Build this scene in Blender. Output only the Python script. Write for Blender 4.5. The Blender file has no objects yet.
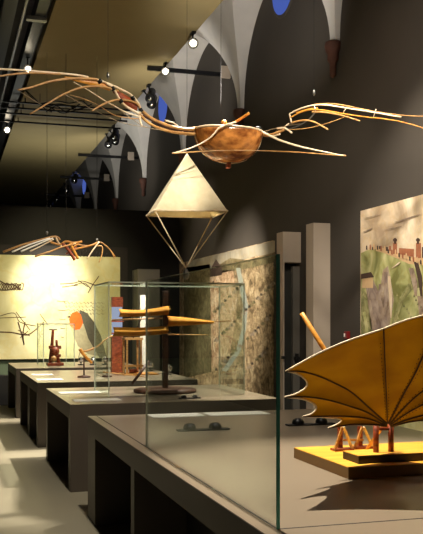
import bpy, math, random
from mathutils import Vector, Matrix
random.seed(7)
SC = bpy.context.scene
COL = SC.collection

# ---------------------------------------------------------------- camera
F_PX, CXP, HOR, VPX, EYE = 870.0, 211.5, 321.0, -55.0, 1.6
YAW = math.atan((CXP - VPX) / F_PX)
cam_d = bpy.data.cameras.new('camera')
cam_d.sensor_fit = 'HORIZONTAL'
cam_d.sensor_width = 36.0
cam_d.lens = F_PX / 423.0 * 36.0
cam_d.shift_y = (HOR - 267.0) / 423.0
cam_d.clip_end = 200
cam = bpy.data.objects.new('camera', cam_d)
cam.location = (0, 0, EYE)
cam.rotation_euler = (math.radians(90), 0, -YAW)
COL.objects.link(cam)
SC.camera = cam

# ---------------------------------------------------------------- colour, world, exposure
SC.view_settings.view_transform = 'Standard'
SC.view_settings.look = 'None'
SC.view_settings.gamma = 1.0
SC.view_settings.exposure = 0.0
SC.view_settings.use_curve_mapping = False
SC.cycles.use_denoising = True
SC.cycles.max_bounces = 10
SC.cycles.transparent_max_bounces = 24
SC.cycles.sample_clamp_indirect = 6
SC.cycles.caustics_reflective = False
SC.cycles.caustics_refractive = False
W = bpy.data.worlds.new('world')
SC.world = W
W.use_nodes = True
W.node_tree.nodes['Background'].inputs[0].default_value = (1.0, 0.86, 0.66, 1)
W.node_tree.nodes['Background'].inputs[1].default_value = 0.05

def spot(name, loc, target, power, angle, blend=0.5, size=0.06, col=(1, .86, .66)):
    d = bpy.data.lights.new(name, 'SPOT')
    d.energy = power
    d.spot_size = math.radians(angle)
    d.spot_blend = blend
    d.shadow_soft_size = size
    d.color = col
    o = bpy.data.objects.new(name, d)
    o.location = loc
    v = Vector(target) - Vector(loc)
    o.rotation_euler = v.to_track_quat('-Z', 'Y').to_euler()
    COL.objects.link(o)
    return o

def area(name, loc, target, power, sx, sy, col=(1, .86, .66)):
    d = bpy.data.lights.new(name, 'AREA')
    d.shape = 'RECTANGLE'
    d.size, d.size_y = sx, sy
    d.energy = power
    d.color = col
    o = bpy.data.objects.new(name, d)
    o.location = loc
    v = Vector(target) - Vector(loc)
    o.rotation_euler = v.to_track_quat('-Z', 'Y').to_euler()
    COL.objects.link(o)
    return o

WARM = (1, .80, .55)
NEUT = (1, .90, .76)
# gallery track spots (the lamps hang on the edges of the soffit)
spot('track_light', (1.25, 4.9, 5.55), (2.1, 3.9, 1.0), 2500, 40, .6, .03, NEUT)     # key on the bat wing, from the left track above it
spot('track_light', (3.3, 6.4, 5.45), (2.7, 4.6, 1.1), 90, 30, .6, .05, NEUT)
spot('track_light', (1.5, 3.2, 5.4), (1.5, 5.6, 0.8), 90, 60, .8, .08, NEUT)          # near table front
spot('track_light', (3.3, 8.5, 5.4), (2.2, 5.9, 0.8), 110, 40, .8, .08, NEUT)          # near table rear
spot('track_light', (3.38, 9.2, 5.4), (1.9, 8.95, .9), 2900, 46, .5, .05, NEUT)
spot('track_light', (3.38, 12.2, 5.4), (1.8, 12.4, .9), 2300, 46, .5, .05, NEUT)
spot('track_light', (3.38, 14.6, 5.4), (2.0, 15.6, 0.9), 1700, 46, .5, .05, NEUT)
spot('track_light', (1.6, 13.9, 5.3), (2.0, 17.3, 2.1), 3300, 24, 1.0, .1, (1, .95, .78)) # poster
spot('track_light', (2.0, 14.0, 5.3), (2.2, 17.3, 1.8), 800, 56, 1.0, .1, (1, .90, .55))
spot('track_light', (1.2, 4.6, 5.4), (0.5, 7.6, 0.0), 780, 60, .7, .08, NEUT)          # aisle floor
spot('track_light', (1.2, 10.5, 5.4), (0.7, 12.2, 0.0), 260, 60, .7, .08, NEUT)
spot('track_light', (3.3, 5.6, 5.3), (1.0, 8.3, 3.8), 520, 34, .7, .06, NEUT)          # left wing of the big ornithopter
spot('track_light', (3.3, 6.3, 5.3), (2.6, 8.6, 3.6), 520, 34, .7, .06, NEUT)          # hull
spot('track_light', (2.9, 6.2, 5.3), (3.75, 8.8, 3.75), 300, 32, .7, .06, NEUT)        # right wing
spot('track_light', (1.3, 4.2, 5.2), (1.95, 8.6, 2.9), 1500, 16, .7, .06, NEUT)         # parachute
spot('track_light', (2.2, 10.6, 5.2), (1.9, 13.5, 2.8), 520, 40, .7, .06, NEUT)        # small ornithopter
spot('track_light', (2.9, 6.4, 5.4), (4.6, 8.2, 1.9), 1150, 50, .8, .08, NEUT)          # landscape mural
spot('track_light', (1.4, 10.6, 5.4), (4.6, 13.9, 1.4), 3800, 34, .8, .08, NEUT)       # map mural
spot('track_light', (3.4, 14.4, 5.4), (4.6, 16.0, 2.0), 200, 50, .8, .08, NEUT)
# washes
spot('wall_wash', (1.6, 4.5, 5.3), (4.6, 7.4, 3.7), 800, 56, 1.0, .3, (1, .88, .74))
spot('vault_uplight', (2.6, 8.5, 3.9), (4.3, 11.5, 6.4), 480, 60, 1.0, .2, (1, .95, .88))
spot('vault_uplight', (2.6, 12.5, 3.9), (4.3, 15.5, 6.4), 480, 60, 1.0, .2, (1, .95, .88))
spot('vault_uplight', (2.9, 18.0, 4.0), (4.3, 21.5, 6.4), 240, 70, 1.0, .2, (1, .95, .88))
area('soffit_uplight', (2.3, 20.0, 3.9), (2.3, 20.3, 5.7), 44, 1.8, 3.0, (1, .98, .84))
area('soffit_uplight', (2.0, 7.5, 4.6), (2.0, 12.0, 5.7), 5, 1.0, .3, (1, .86, .54))

# ---------------------------------------------------------------- helpers
def s2l(c):
    c /= 255.0
    return c / 12.92 if c <= .04045 else ((c + .055) / 1.055) ** 2.4
def rgb(r, g, b): return (s2l(r), s2l(g), s2l(b), 1)

def mat(name, c, rough=.6, metal=0.0, noise=0.0, scale=20, c2=None, stretch=(1, 1, 1), bump=0.0, spec=.5, coat=0.0):
    m = bpy.data.materials.new(name); m.use_nodes = True
    nt = m.node_tree; b = nt.nodes['Principled BSDF']
    b.inputs['Roughness'].default_value = rough
    b.inputs['Metallic'].default_value = metal
    b.inputs['Specular IOR Level'].default_value = spec
    b.inputs['Coat Weight'].default_value = coat
    b.inputs['Coat Roughness'].default_value = .15
    if c2 is None: c2 = tuple(min(1, v * (1 + noise)) for v in c[:3]) + (1,)
    tc = nt.nodes.new('ShaderNodeTexCoord'); mp = nt.nodes.new('ShaderNodeMapping')
    mp.inputs['Scale'].default_value = stretch
    nt.links.new(tc.outputs['Object'], mp.inputs[0])
    nz = nt.nodes.new('ShaderNodeTexNoise'); nz.inputs['Scale'].default_value = scale
    nz.inputs['Detail'].default_value = 5
    nt.links.new(mp.outputs[0], nz.inputs['Vector'])
    rp = nt.nodes.new('ShaderNodeValToRGB')
    rp.color_ramp.elements[0].position = .35; rp.color_ramp.elements[1].position = .65
    rp.color_ramp.elements[0].color = c; rp.color_ramp.elements[1].color = c2
    nt.links.new(nz.outputs[0], rp.inputs[0])
    nt.links.new(rp.outputs[0], b.inputs['Base Color'])
    if bump:
        bp = nt.nodes.new('ShaderNodeBump'); bp.inputs['Strength'].default_value = bump
        bp.inputs['Distance'].default_value = .01
        nt.links.new(nz.outputs[0], bp.inputs['Height']); nt.links.new(bp.outputs[0], b.inputs['Normal'])
    return m

def emit(name, c, e):
    m = bpy.data.materials.new(name); m.use_nodes = True
    nt = m.node_tree; nt.nodes.clear()
    em = nt.nodes.new('ShaderNodeEmission'); em.inputs[0].default_value = c; em.inputs[1].default_value = e
    o = nt.nodes.new('ShaderNodeOutputMaterial'); nt.links.new(em.outputs[0], o.inputs[0])
    return m

def glass(name, tint, ior=1.45, gain=.6):
    m = bpy.data.materials.new(name); m.use_nodes = True
    nt = m.node_tree; nt.nodes.clear()
    tr = nt.nodes.new('ShaderNodeBsdfTransparent'); tr.inputs[0].default_value = tint
    gl = nt.nodes.new('ShaderNodeBsdfGlossy'); gl.inputs[0].default_value = (.9, 1, .95, 1); gl.inputs['Roughness'].default_value = .01
    fr = nt.nodes.new('ShaderNodeFresnel'); fr.inputs[0].default_value = ior
    mu = nt.nodes.new('ShaderNodeMath'); mu.operation = 'MULTIPLY'; mu.inputs[1].default_value = gain
    mx = nt.nodes.new('ShaderNodeMixShader'); o = nt.nodes.new('ShaderNodeOutputMaterial')
    nt.links.new(fr.outputs[0], mu.inputs[0]); nt.links.new(mu.outputs[0], mx.inputs[0])
    nt.links.new(tr.outputs[0], mx.inputs[1]); nt.links.new(gl.outputs[0], mx.inputs[2])
    nt.links.new(mx.outputs[0], o.inputs[0])
    return m

def cloth(name, c, c2, trans=.5, scale=8):
    m = mat(name, c, .8, 0, 0, scale, c2)
    nt = m.node_tree; b = nt.nodes['Principled BSDF']; out = [n for n in nt.nodes if n.type == 'OUTPUT_MATERIAL'][0]
    ramp = [n for n in nt.nodes if n.type == 'VALTORGB'][0]
    t = nt.nodes.new('ShaderNodeBsdfTranslucent'); mx = nt.nodes.new('ShaderNodeMixShader'); mx.inputs[0].default_value = trans
    nt.links.new(ramp.outputs[0], t.inputs[0])
    nt.links.new(b.outputs[0], mx.inputs[1]); nt.links.new(t.outputs[0], mx.inputs[2]); nt.links.new(mx.outputs[0], out.inputs[0])
    return m

M = {
 'floor': mat('resin_floor', rgb(150, 143, 122), .42, 0, .06, 1.5, None, (1, 1, 1), 0, .35),
 'wall': mat('dark_plaster', rgb(60, 54, 47), .85, 0, .10, 2.0),
 'leftwall': mat('dark_paint', rgb(40, 36, 32), .9),
 'part': mat('partition_black', rgb(22, 20, 18), .9, 0, .1, 3),
 'dado': mat('partition_green', rgb(84, 98, 76), .8, 0, .1, 3),
 'vault': mat('vault_plaster', rgb(196, 192, 186), .85, 0, .12, 2.5),
 'soffit': mat('soffit_olive', rgb(132, 118, 80), .8, 0, .08, 1.2),
 'soffdark': mat('soffit_brown', rgb(24, 22, 22), .9),
 'terra': mat('terracotta', rgb(70, 40, 28), .8, 0, .3, 12),
 'column': mat('column_grey', rgb(170, 156, 140), .8, 0, .05, 4),
 'door': mat('door_grey', rgb(96, 92, 84), .6, 0, .05, 4),
 'recess': mat('recess_dark', rgb(40, 40, 34), .8),
 'black': mat('black_metal', rgb(18, 18, 19), .4, .3),
 'blackmat': mat('black_plastic', rgb(14, 13, 12), .55),
 'rail': mat('dark_rail', rgb(30, 31, 36), .35, .6),
 'steel': mat('brushed_steel', rgb(150, 150, 148), .3, .9),
 'chrome': mat('chrome', rgb(225, 228, 230), .12, 1.0),
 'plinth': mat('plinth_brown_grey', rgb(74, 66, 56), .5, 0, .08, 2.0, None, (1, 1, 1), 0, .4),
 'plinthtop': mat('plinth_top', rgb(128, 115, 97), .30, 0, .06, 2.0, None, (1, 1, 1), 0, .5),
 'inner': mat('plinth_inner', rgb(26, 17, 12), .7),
 'groove': mat('groove', rgb(34, 30, 26), .6),
 'paper': mat('caption_paper', rgb(248, 246, 236), .5, 0, .02),
 'wood': mat('wood_tan', rgb(196, 152, 92), .45, 0, 0, 6, rgb(156, 108, 56), (2, 2, 12), .1),
 'woodpale': mat('cane_pale', rgb(240, 224, 196), .45, 0, 0, 8, rgb(216, 188, 148), (2, 2, 6)),
 'woodor': mat('wood_orange', rgb(214, 152, 62), .4, 0, 0, 6, rgb(182, 118, 38), (3, 3, 8)),
 'wooddark': mat('wood_dark', rgb(78, 44, 24), .5, 0, 0, 6, rgb(52, 28, 16), (2, 2, 8)),
 'hull': mat('hull_burl', rgb(214, 142, 70), .26, 0, 0, 7, rgb(120, 64, 26), (1, 3, 1.6), .05, .5, .3),
 'redwood': mat('wood_red', rgb(160, 74, 36), .45, 0, 0, 9, rgb(104, 42, 20), (2, 2, 6)),
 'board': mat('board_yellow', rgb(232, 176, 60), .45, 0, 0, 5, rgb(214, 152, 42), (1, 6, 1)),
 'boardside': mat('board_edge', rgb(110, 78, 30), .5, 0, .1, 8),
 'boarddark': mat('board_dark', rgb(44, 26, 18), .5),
 'cord': mat('cord', rgb(150, 130, 100), .7),
 'wire': mat('steel_wire', rgb(40, 38, 36), .8, .0),
 'string': mat('pale_string', rgb(225, 205, 170), .6),
 'canvas': cloth('canvas_cream', rgb(232, 220, 186), rgb(222, 208, 170), .25, 14),
 'bat': cloth('bat_membrane', rgb(200, 160, 12), rgb(180, 138, 6), .32, 5),
 'seam': mat('dark_seam', rgb(70, 42, 14), .7),
 'piping': mat('ivory_piping', rgb(240, 222, 180), .6),
 'ochre': cloth('ochre_cloth', rgb(222, 160, 50), rgb(204, 136, 34), .3, 6),
 'glass': glass('clear_glass', (.975, .99, .98, 1), 1.45, .34),
 'glassedge': mat('glass_edge_teal', rgb(60, 150, 135), .25, 0, .1, 6),
 'glassrim': mat('glass_rim_pale', rgb(196, 204, 186), .3, .0),
 'red': mat('alarm_red', rgb(110, 14, 14), .5),
 'blue': emit('twilight_window', rgb(74, 96, 178), .9),
 'lamp': emit('lamp_glow', (1, .86, .62, 1), 30),
 'screen': emit('lit_panel', rgb(176, 184, 214), .8),
}

def at(x, y, Y):
    """a point of the scene at depth Y, as measured off the photograph"""
    u = (x - CXP) / F_PX
    s, c = math.sin(YAW), math.cos(YAW)
    rx, ry, rz = s + u * c, c - u * s, (HOR - y) / F_PX
    k = Y / ry
    return Vector((rx * k, Y, EYE + rz * k))
def onX(x, y, X):
    u = (x - CXP) / F_PX
    s, c = math.sin(YAW), math.cos(YAW)
    rx, ry, rz = s + u * c, c - u * s, (HOR - y) / F_PX
    k = X / rx
    return Vector((X, ry * k, EYE + rz * k))

def smooth(pts, n=6):
    pts = [Vector(p) for p in pts]
    if len(pts) < 3 or n < 2: return pts
    out = []
    for i in range(len(pts) - 1):
        p0 = pts[max(i - 1, 0)]; p1 = pts[i]; p2 = pts[i + 1]; p3 = pts[min(i + 2, len(pts) - 1)]
        for k in range(n):
            t = k / n
            out.append(.5 * ((2 * p1) + (p2 - p0) * t + (2 * p0 - 5 * p1 + 4 * p2 - p3) * t * t + (3 * p1 - p0 - 3 * p2 + p3) * t ** 3))
    out.append(pts[-1])
    return out

class MB:
    def __init__(s): s.v = []; s.f = []; s.mi = []; s.mats = []; s.smooth = []; s.cur = 0
    def use(s, m):
        if m not in s.mats: s.mats.append(m)
        s.cur = s.mats.index(m); return s
    def add(s, vs, fs, sm=False):
        b = len(s.v); s.v += [Vector(p) for p in vs]
        for f in fs: s.f.append([b + i for i in f]); s.mi.append(s.cur); s.smooth.append(sm)
        return s
    def box(s, a, b, bev=0):
        x0, y0, z0 = (min(a[i], b[i]) for i in range(3)); x1, y1, z1 = (max(a[i], b[i]) for i in range(3))
        if bev <= 0:
            vs = [(x, y, z) for x in (x0, x1) for y in (y0, y1) for z in (z0, z1)]
            return s.add(vs, [(0, 1, 3, 2), (4, 6, 7, 5), (0, 4, 5, 1), (2, 3, 7, 6), (0, 2, 6, 4), (1, 5, 7, 3)])
        import bmesh
        bm = bmesh.new()
        r = bmesh.ops.create_cube(bm, size=1)
        for v in bm.verts:
            v.co = Vector(((x0 + x1) / 2 + v.co.x * (x1 - x0), (y0 + y1) / 2 + v.co.y * (y1 - y0), (z0 + z1) / 2 + v.co.z * (z1 - z0)))
        bmesh.ops.bevel(bm, geom=list(bm.edges), offset=bev, segments=2, affect='EDGES', profile=.5)
        bm.verts.index_update()
        s.add([v.co.copy() for v in bm.verts], [[v.index for v in f.verts] for f in bm.faces])
        bm.free(); return s
    def tube(s, pts, r, n=8, sm=6, r1=None, flat=1.0, up=None):
        pts = smooth(pts, sm); N = len(pts)
        if N < 2: return s
        vs = []; prev = None
        for i, p in enumerate(pts):
            t = (pts[min(i + 1, N - 1)] - pts[max(i - 1, 0)]).normalized()
            if prev is None:
                a = Vector(up) if up else (Vector((0, 0, 1)) if abs(t.z) < .9 else Vector((0, 1, 0)))
            else: a = prev
            a = (a - t * a.dot(t)); a = a.normalized() if a.length > 1e-6 else Vector((1, 0, 0))
            prev = a; b = t.cross(a)
            rr = r if r1 is None else r + (r1 - r) * i / (N - 1)
            for k in range(n):
                th = 2 * math.pi * k / n
                vs.append(p + a * math.cos(th) * rr + b * math.sin(th) * rr * flat)
        fs = [(i * n + k, i * n + (k + 1) % n, (i + 1) * n + (k + 1) % n, (i + 1) * n + k) for i in range(N - 1) for k in range(n)]
        fs += [tuple(range(n - 1, -1, -1)), tuple((N - 1) * n + k for k in range(n))]
        return s.add(vs, fs, True)
    def beam(s, a, b, w, h, up=(0, 0, 1)):
        a, b = Vector(a), Vector(b); t = (b - a).normalized(); u = Vector(up)
        u = u - t * u.dot(t); u = u.normalized() if u.length > 1e-5 else Vector((0, 1, 0)); v = t.cross(u)
        vs = [p + u * (h / 2 * su) + v * (w / 2 * sv) for p in (a, b) for su in (-1, 1) for sv in (-1, 1)]
        return s.add(vs, [(0, 1, 3, 2), (4, 6, 7, 5), (0, 4, 5, 1), (2, 3, 7, 6), (0, 2, 6, 4), (1, 5, 7, 3)])
    def lathe(s, prof, c, ax=(0, 0, 1), n=20, sx=1.0):
        ax = Vector(ax).normalized(); q = Vector((0, 0, 1)).rotation_difference(ax); c = Vector(c)
        vs = []
        for r, z in prof:
            for k in range(n):
                th = 2 * math.pi * k / n
                vs.append(c + q @ Vector((r * math.cos(th) * sx, r * math.sin(th), z)))
        P = len(prof)
        fs = [(i * n + k, i * n + (k + 1) % n, (i + 1) * n + (k + 1) % n, (i + 1) * n + k) for i in range(P - 1) for k in range(n)]
        fs += [tuple(range(n - 1, -1, -1)), tuple((P - 1) * n + k for k in range(n))]
        return s.add(vs, fs, True)
    def poly(s, pts, nrm, th):
        """a flat outline given a thickness along nrm"""
        pts = [Vector(p) for p in pts]; n = Vector(nrm) * th; k = len(pts)
        return s.add(pts + [p + n for p in pts], [tuple(range(k)), tuple(range(2 * k - 1, k - 1, -1))] + [(i, (i + 1) % k, (i + 1) % k + k, i + k) for i in range(k)])
    def sheet(s, g, th=0, sm=True):
        """grid of points -> a surface of thickness th"""
        R, Cn = len(g), len(g[0]); fl = [Vector(p) for row in g for p in row]
        fs = [(i * Cn + j, i * Cn + j + 1, (i + 1) * Cn + j + 1, (i + 1) * Cn + j) for i in range(R - 1) for j in range(Cn - 1)]
        if th == 0: return s.add(fl, fs, sm)
        nr = [Vector((0, 0, 0)) for _ in fl]
        for f in fs:
            n = (fl[f[2]] - fl[f[0]]).cross(fl[f[3]] - fl[f[1]])
            for i in f: nr[i] += n
        nr = [n.normalized() if n.length > 1e-12 else Vector((0, 0, 1)) for n in nr]
        o = len(fl); bk = [p + n * th for p, n in zip(fl, nr)]
        ff = [tuple(reversed(f)) for f in fs] + [tuple(i + o for i in f) for f in fs]
        rim = [j for j in range(Cn)] + [i * Cn + Cn - 1 for i in range(1, R)] + [(R - 1) * Cn + j for j in range(Cn - 2, -1, -1)] + [i * Cn for i in range(R - 2, 0, -1)]
        for a, b in zip(rim, rim[1:] + rim[:1]): ff.append((a, b, b + o, a + o))
        return s.add(fl + bk, ff, sm)
    def build(s, name, m, parent=None, origin=None):
        if parent is not None: org = Vector(parent['_o']) if '_o' in parent else Vector((0, 0, 0))
        elif origin is not None: org = Vector(origin)
        else:
            lo = [min(p[i] for p in s.v) for i in range(3)]; hi = [max(p[i] for p in s.v) for i in range(3)]
            org = Vector(((lo[0] + hi[0]) / 2, (lo[1] + hi[1]) / 2, lo[2]))
        me = bpy.data.meshes.new(name)
        me.from_pydata([p - org for p in s.v], [], s.f)
        ms = s.mats if s.mats else [m]
        for q in ms: me.materials.append(M[q])
        for p, i, sm in zip(me.polygons, s.mi, s.smooth): p.material_index = i if s.mats else 0; p.use_smooth = sm
        me.update()
        import bmesh
        bm = bmesh.new(); bm.from_mesh(me); bmesh.ops.recalc_face_normals(bm, faces=bm.faces); bm.to_mesh(me); bm.free()
        o = bpy.data.objects.new(name, me); COL.objects.link(o)
        o['_o'] = tuple(org)
        if parent is not None: o.parent = parent
        else: o.location = org
        return o

def thing(name, loc, label, cat, group=None):
    o = bpy.data.objects.new(name, None); COL.objects.link(o); o.empty_display_size = .1
    o.location = loc; o['_o'] = tuple(loc); o['label'] = label; o['category'] = cat
    if group: o['group'] = group
    return o
def tag(o, label, cat, group=None):
    o['label'] = label; o['category'] = cat
    if group: o['group'] = group
    return o
def struct(name, mb, m, label=None, parent=None):
    o = mb.build(name, m, parent)
    if parent is None: o['kind'] = 'structure'
    if label: o['label'] = label
    return o
def copy_tree(o, loc, label=None, parent=None):
    c = o.copy(); COL.objects.link(c)
    if parent is None:
        c.location = loc
        if label: c['label'] = label
    else: c.parent = parent
    for ch in list(o.children): copy_tree(ch, None, None, c)
    return c

# ================================================================= THE SETTING
XW, LF, RB = 4.6, -3.0, 32.0       # right wall, left wall, far end
struct('floor', MB().box((LF, -2, -.1), (XW, RB, 0)), 'floor', 'greige polished floor of the gallery')
struct('wall_left', MB().box((LF - .2, -2, 0), (LF, RB, 9.2)), 'leftwall')
struct('wall_far', MB().box((LF, RB, 0), (XW, RB + .2, 9.2)), 'leftwall')
SPR = 4.98
struct('wall_right', MB().box((XW, -2, 0), (XW + .3, RB, 8.9)), 'wall', 'dark plaster wall with lunettes under the vault')

# barrel vault with lunettes cut into it, coming down to points on corbels
corb = [9.75 + 3.55 * i for i in range(-3, 7)]
RBAR, LA, LBH = 2.8, 1.70, 1.70
def dX(dz): return RBAR - math.sqrt(max(RBAR * RBAR - dz * dz, 0))
vb = MB()
ND = 22
for yc in corb:
    gl, gr, wl, wr = [], [], [], []
    rows = []
    for i in range(ND + 1):
        dz = LBH * math.sin(math.pi / 2 * i / ND)
        ha = LA * (max(0, 1 - (dz / LBH) ** 2.15)) ** .52      # half opening of the lunette at this height
        hw = min(1.775, 1.775 - ha)
        X = XW - .06 - dX(dz)
        rows.append([(X, yc - hw + 2 * hw * j / 6, SPR + dz) for j in range(7)])
        gl.append([(X, yc - hw, SPR + dz), (XW, yc - hw, SPR + dz)])
        gr.append([(X, yc + hw, SPR + dz), (XW, yc + hw, SPR + dz)])
    vb.sheet(rows); vb.sheet(gl); vb.sheet(gr)
rows = []
for i in range(13):
    dz = LBH + (RBAR - .02 - LBH) * i / 12
    rows.append([(XW - .06 - dX(dz), y, SPR + dz) for y in (-2, 8, 16, 24, RB)])
vb.sheet(rows)
vb.box((LF, -2, SPR + RBAR), (XW - RBAR + .5, RB, SPR + RBAR + .05))
struct('ceiling', vb, 'vault', 'pale plaster vault coming down in points on the corbels')
for i, yc in enumerate(corb[2:8]):
    b = MB()
    b.lathe([(.02, -.40), (.05, -.38), (.05, -.22), (.09, -.18), (.08, -.12), (.12, -.06), (.13, 0), (.12, .03)], (XW - .06, yc, SPR), n=8, sx=.8)
    struct('trim_%d' % (i + 1), b, 'terra', 'terracotta corbel under a vault point')

# round twilight windows in the lunettes
for i, yc in enumerate((11.5, 18.6, 29.9)):
    w = struct('window_%d' % (i + 1), MB().lathe([(.4, -.01), (.45, .0), (.45, .012), (.4, .012)], (XW - .002, yc, 6.36), (-1, 0, 0), 28), 'wall', 'round lunette window')
    p = MB().lathe([(.40, 0), (.40, .012)], (XW - .016, yc, 6.36), (-1, 0, 0), 28).build('pane', 'blue', w)
    p['label'] = 'blue twilight pane'

# suspended soffit and the darker aisle ceiling beside it
struct('ceiling_soffit', MB().box((1.36, -2, 5.7), (3.4, 31, 5.84)), 'soffit', 'long olive suspended soffit over the tables')
struct('ceiling_aisle', MB().box((-2.9, -2, 5.95), (1.06, 31, 6.05)), 'soffdark')
b = MB().box((1.16, -2, 5.72), (1.30, 31, 5.92)).box((.74, -2, 5.80), (.92, 31, 5.95))
struct('trim_track', b, 'black', 'black lighting track along the soffit')
struct('trim_rail', MB().box((1.0, -2, 5.74), (1.03, 31, 5.77)), 'steel')
for i, y in enumerate((8.9, 11.9)):
    struct('trim_clip_%d' % (i + 1), MB().box((1.05, y, 5.66), (1.32, y + .10, 5.71)), 'steel')

# back partition with dado and dark bench
YP = 17.3
struct('wall_back', MB().box((LF, YP, 0), (XW, YP + .15, 3.84)), 'part', 'black partition wall behind the lit poster')
struct('trim_dado', MB().box((LF, YP - .012, .0), (3.36, YP, .84)), 'dado', 'green band below the poster')
struct('trim_bench', MB().box((LF, YP - .34, 0), (3.3, YP - .014, .56)), 'part', 'low black plinth along the back wall')
struct('trim_border', MB().box((LF + .3, YP - .04, .84), (3.52, YP - .002, 3.08)), 'inner', 'grey border around the lit poster')

# fins, door recess on the right wall
struct('column_1', MB().box((4.37, 9.95, 0), (XW, 10.18, 2.82), .004), 'column', 'tall pale grey wall fin right of the doorway')
b = MB().box((4.34, 10.89, 0), (4.36, 11.12, 2.80)).box((4.36, 10.89, 2.39), (XW, 11.12, 2.80))
struct('column_2', b, 'column', 'pale grey fin with a lintel over the door')
struct('wall_recess', MB().box((4.362, 11.06, 0), (XW - .002, 11.11, 2.388)), 'recess')
d = struct('door_1', MB().box((4.50, 10.93, 0.01), (4.598, 11.0, 2.34)), 'door', 'grey flush door in the wall recess')
MB().box((4.51, 10.88, 1.08), (4.58, 10.93, 1.12)).box((4.53, 10.87, 1.03), (4.56, 10.93, 1.16)).build('door_handle', 'blackmat', d)
MB().box((4.31, 10.85, 1.09), (4.37, 10.889, 1.13)).build('trim_push_bar', 'blackmat')['kind'] = 'structure'
struct('column_3', MB().box((3.62, 16.75, 0), (4.06, 17.29, 2.62)), 'door', 'grey fin between the poster and the map')

# ================================================================= MURALS
def mural_mat(name, cols, scale=3.0, fine=30, lines=0.0):
    """painted earth tones: cols are (pos, colour); fine veins darken it"""
    m = bpy.data.materials.new(name); m.use_nodes = True; nt = m.node_tree; bs = nt.nodes['Principled BSDF']
    bs.inputs['Roughness'].default_value = .75
    bs.inputs['Specular IOR Level'].default_value = .2
    tc = nt.nodes.new('ShaderNodeTexCoord')
    nz = nt.nodes.new('ShaderNodeTexNoise'); nz.inputs['Scale'].default_value = scale; nz.inputs['Detail'].default_value = 8; nz.inputs['Distortion'].default_value = 1.2
    nt.links.new(tc.outputs['Object'], nz.inputs['Vector'])
    rp = nt.nodes.new('ShaderNodeValToRGB'); cr = rp.color_ramp
    cr.elements[0].position, cr.elements[0].color = cols[0]; cr.elements[1].position, cr.elements[1].color = cols[-1]
    for p, c in cols[1:-1]: e = cr.elements.new(p); e.color = c
    nt.links.new(nz.outputs[0], rp.inputs[0])
    vo = nt.nodes.new('ShaderNodeTexVoronoi'); vo.feature = 'DISTANCE_TO_EDGE'; vo.inputs['Scale'].default_value = fine
    n2 = nt.nodes.new('ShaderNodeTexNoise'); n2.inputs['Scale'].default_value = 6
    ad = nt.nodes.new('ShaderNodeMixRGB'); ad.inputs[0].default_value = .25
    nt.links.new(tc.outputs['Object'], ad.inputs[1]); nt.links.new(n2.outputs[1], ad.inputs[2]); nt.links.new(tc.outputs['Object'], n2.inputs['Vector'])
    nt.links.new(ad.outputs[0], vo.inputs['Vector'])
    r2 = nt.nodes.new('ShaderNodeValToRGB'); r2.color_ramp.elements[0].position = 0; r2.color_ramp.elements[1].position = .12
    v = 1 - lines
    r2.color_ramp.elements[0].color = (v, v * .95, v * .85, 1); r2.color_ramp.elements[1].color = (1, 1, 1, 1)
    nt.links.new(vo.outputs[0], r2.inputs[0])
    mx = nt.nodes.new('ShaderNodeMixRGB'); mx.blend_type = 'MULTIPLY'; mx.inputs[0].default_value = 1
    nt.links.new(rp.outputs[0], mx.inputs[1]); nt.links.new(r2.outputs[0], mx.inputs[2])
    nt.links.new(mx.outputs[0], bs.inputs['Base Color'])
    return m
M['sky'] = mural_mat('painted_sky', [(.32, rgb(170, 148, 122)), (.5, rgb(216, 196, 166)), (.62, rgb(236, 220, 194))], 1.8, 8, 0)
M['hill'] = mural_mat('painted_hill', [(.35, rgb(120, 122, 72)), (.5, rgb(176, 176, 118)), (.62, rgb(206, 200, 150))], 2.5, 5, .03)
M['hilldark'] = mural_mat('painted_wood', [(.35, rgb(104, 106, 70)), (.5, rgb(140, 140, 94)), (.64, rgb(178, 172, 124))], 5, 9, .2)
M['cliff'] = mural_mat('painted_cliff', [(.3, rgb(104, 88, 78)), (.5, rgb(168, 148, 130)), (.7, rgb(196, 180, 158))], 4, 6, .15)
M['rock'] = mural_mat('painted_rock', [(.3, rgb(124, 106, 100)), (.6, rgb(176, 158, 142))], 5, 6, .1)
M['town'] = mat('painted_town', rgb(150, 92, 62), .8, 0, .3, 14)
M['townwall'] = mat('painted_wall', rgb(206, 172, 128), .8, 0, .1, 14)
M['ink'] = mat('painted_ink', rgb(70, 50, 40), .8)
M['map'] = mural_mat('map_olive', [(.34, rgb(118, 96, 70)), (.5, rgb(182, 154, 118)), (.62, rgb(212, 186, 150))], 4.5, 11, .55)
M['maptan'] = mural_mat('map_tan', [(.35, rgb(176, 134, 102)), (.5, rgb(226, 188, 152)), (.62, rgb(240, 210, 180))], 5, 13, .55)
M['mapsky'] = mural_mat('map_sky', [(.3, rgb(120, 116, 102)), (.6, rgb(168, 160, 140))], 1.5, 4, 0)
M['mapgreen'] = mural_mat('map_green', [(.3, rgb(92, 84, 58)), (.6, rgb(142, 128, 94))], 5, 7, .4)
M['mapwater'] = mat('map_water', rgb(166, 168, 156), .8, 0, .1, 8)

XM = XW - .014
def wallpoly(b, pts, m, lay):
    b.use(m); b.poly([onX(x, y, XM - .0012 * lay) for x, y in pts], (-1, 0, 0), .0008)
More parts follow.
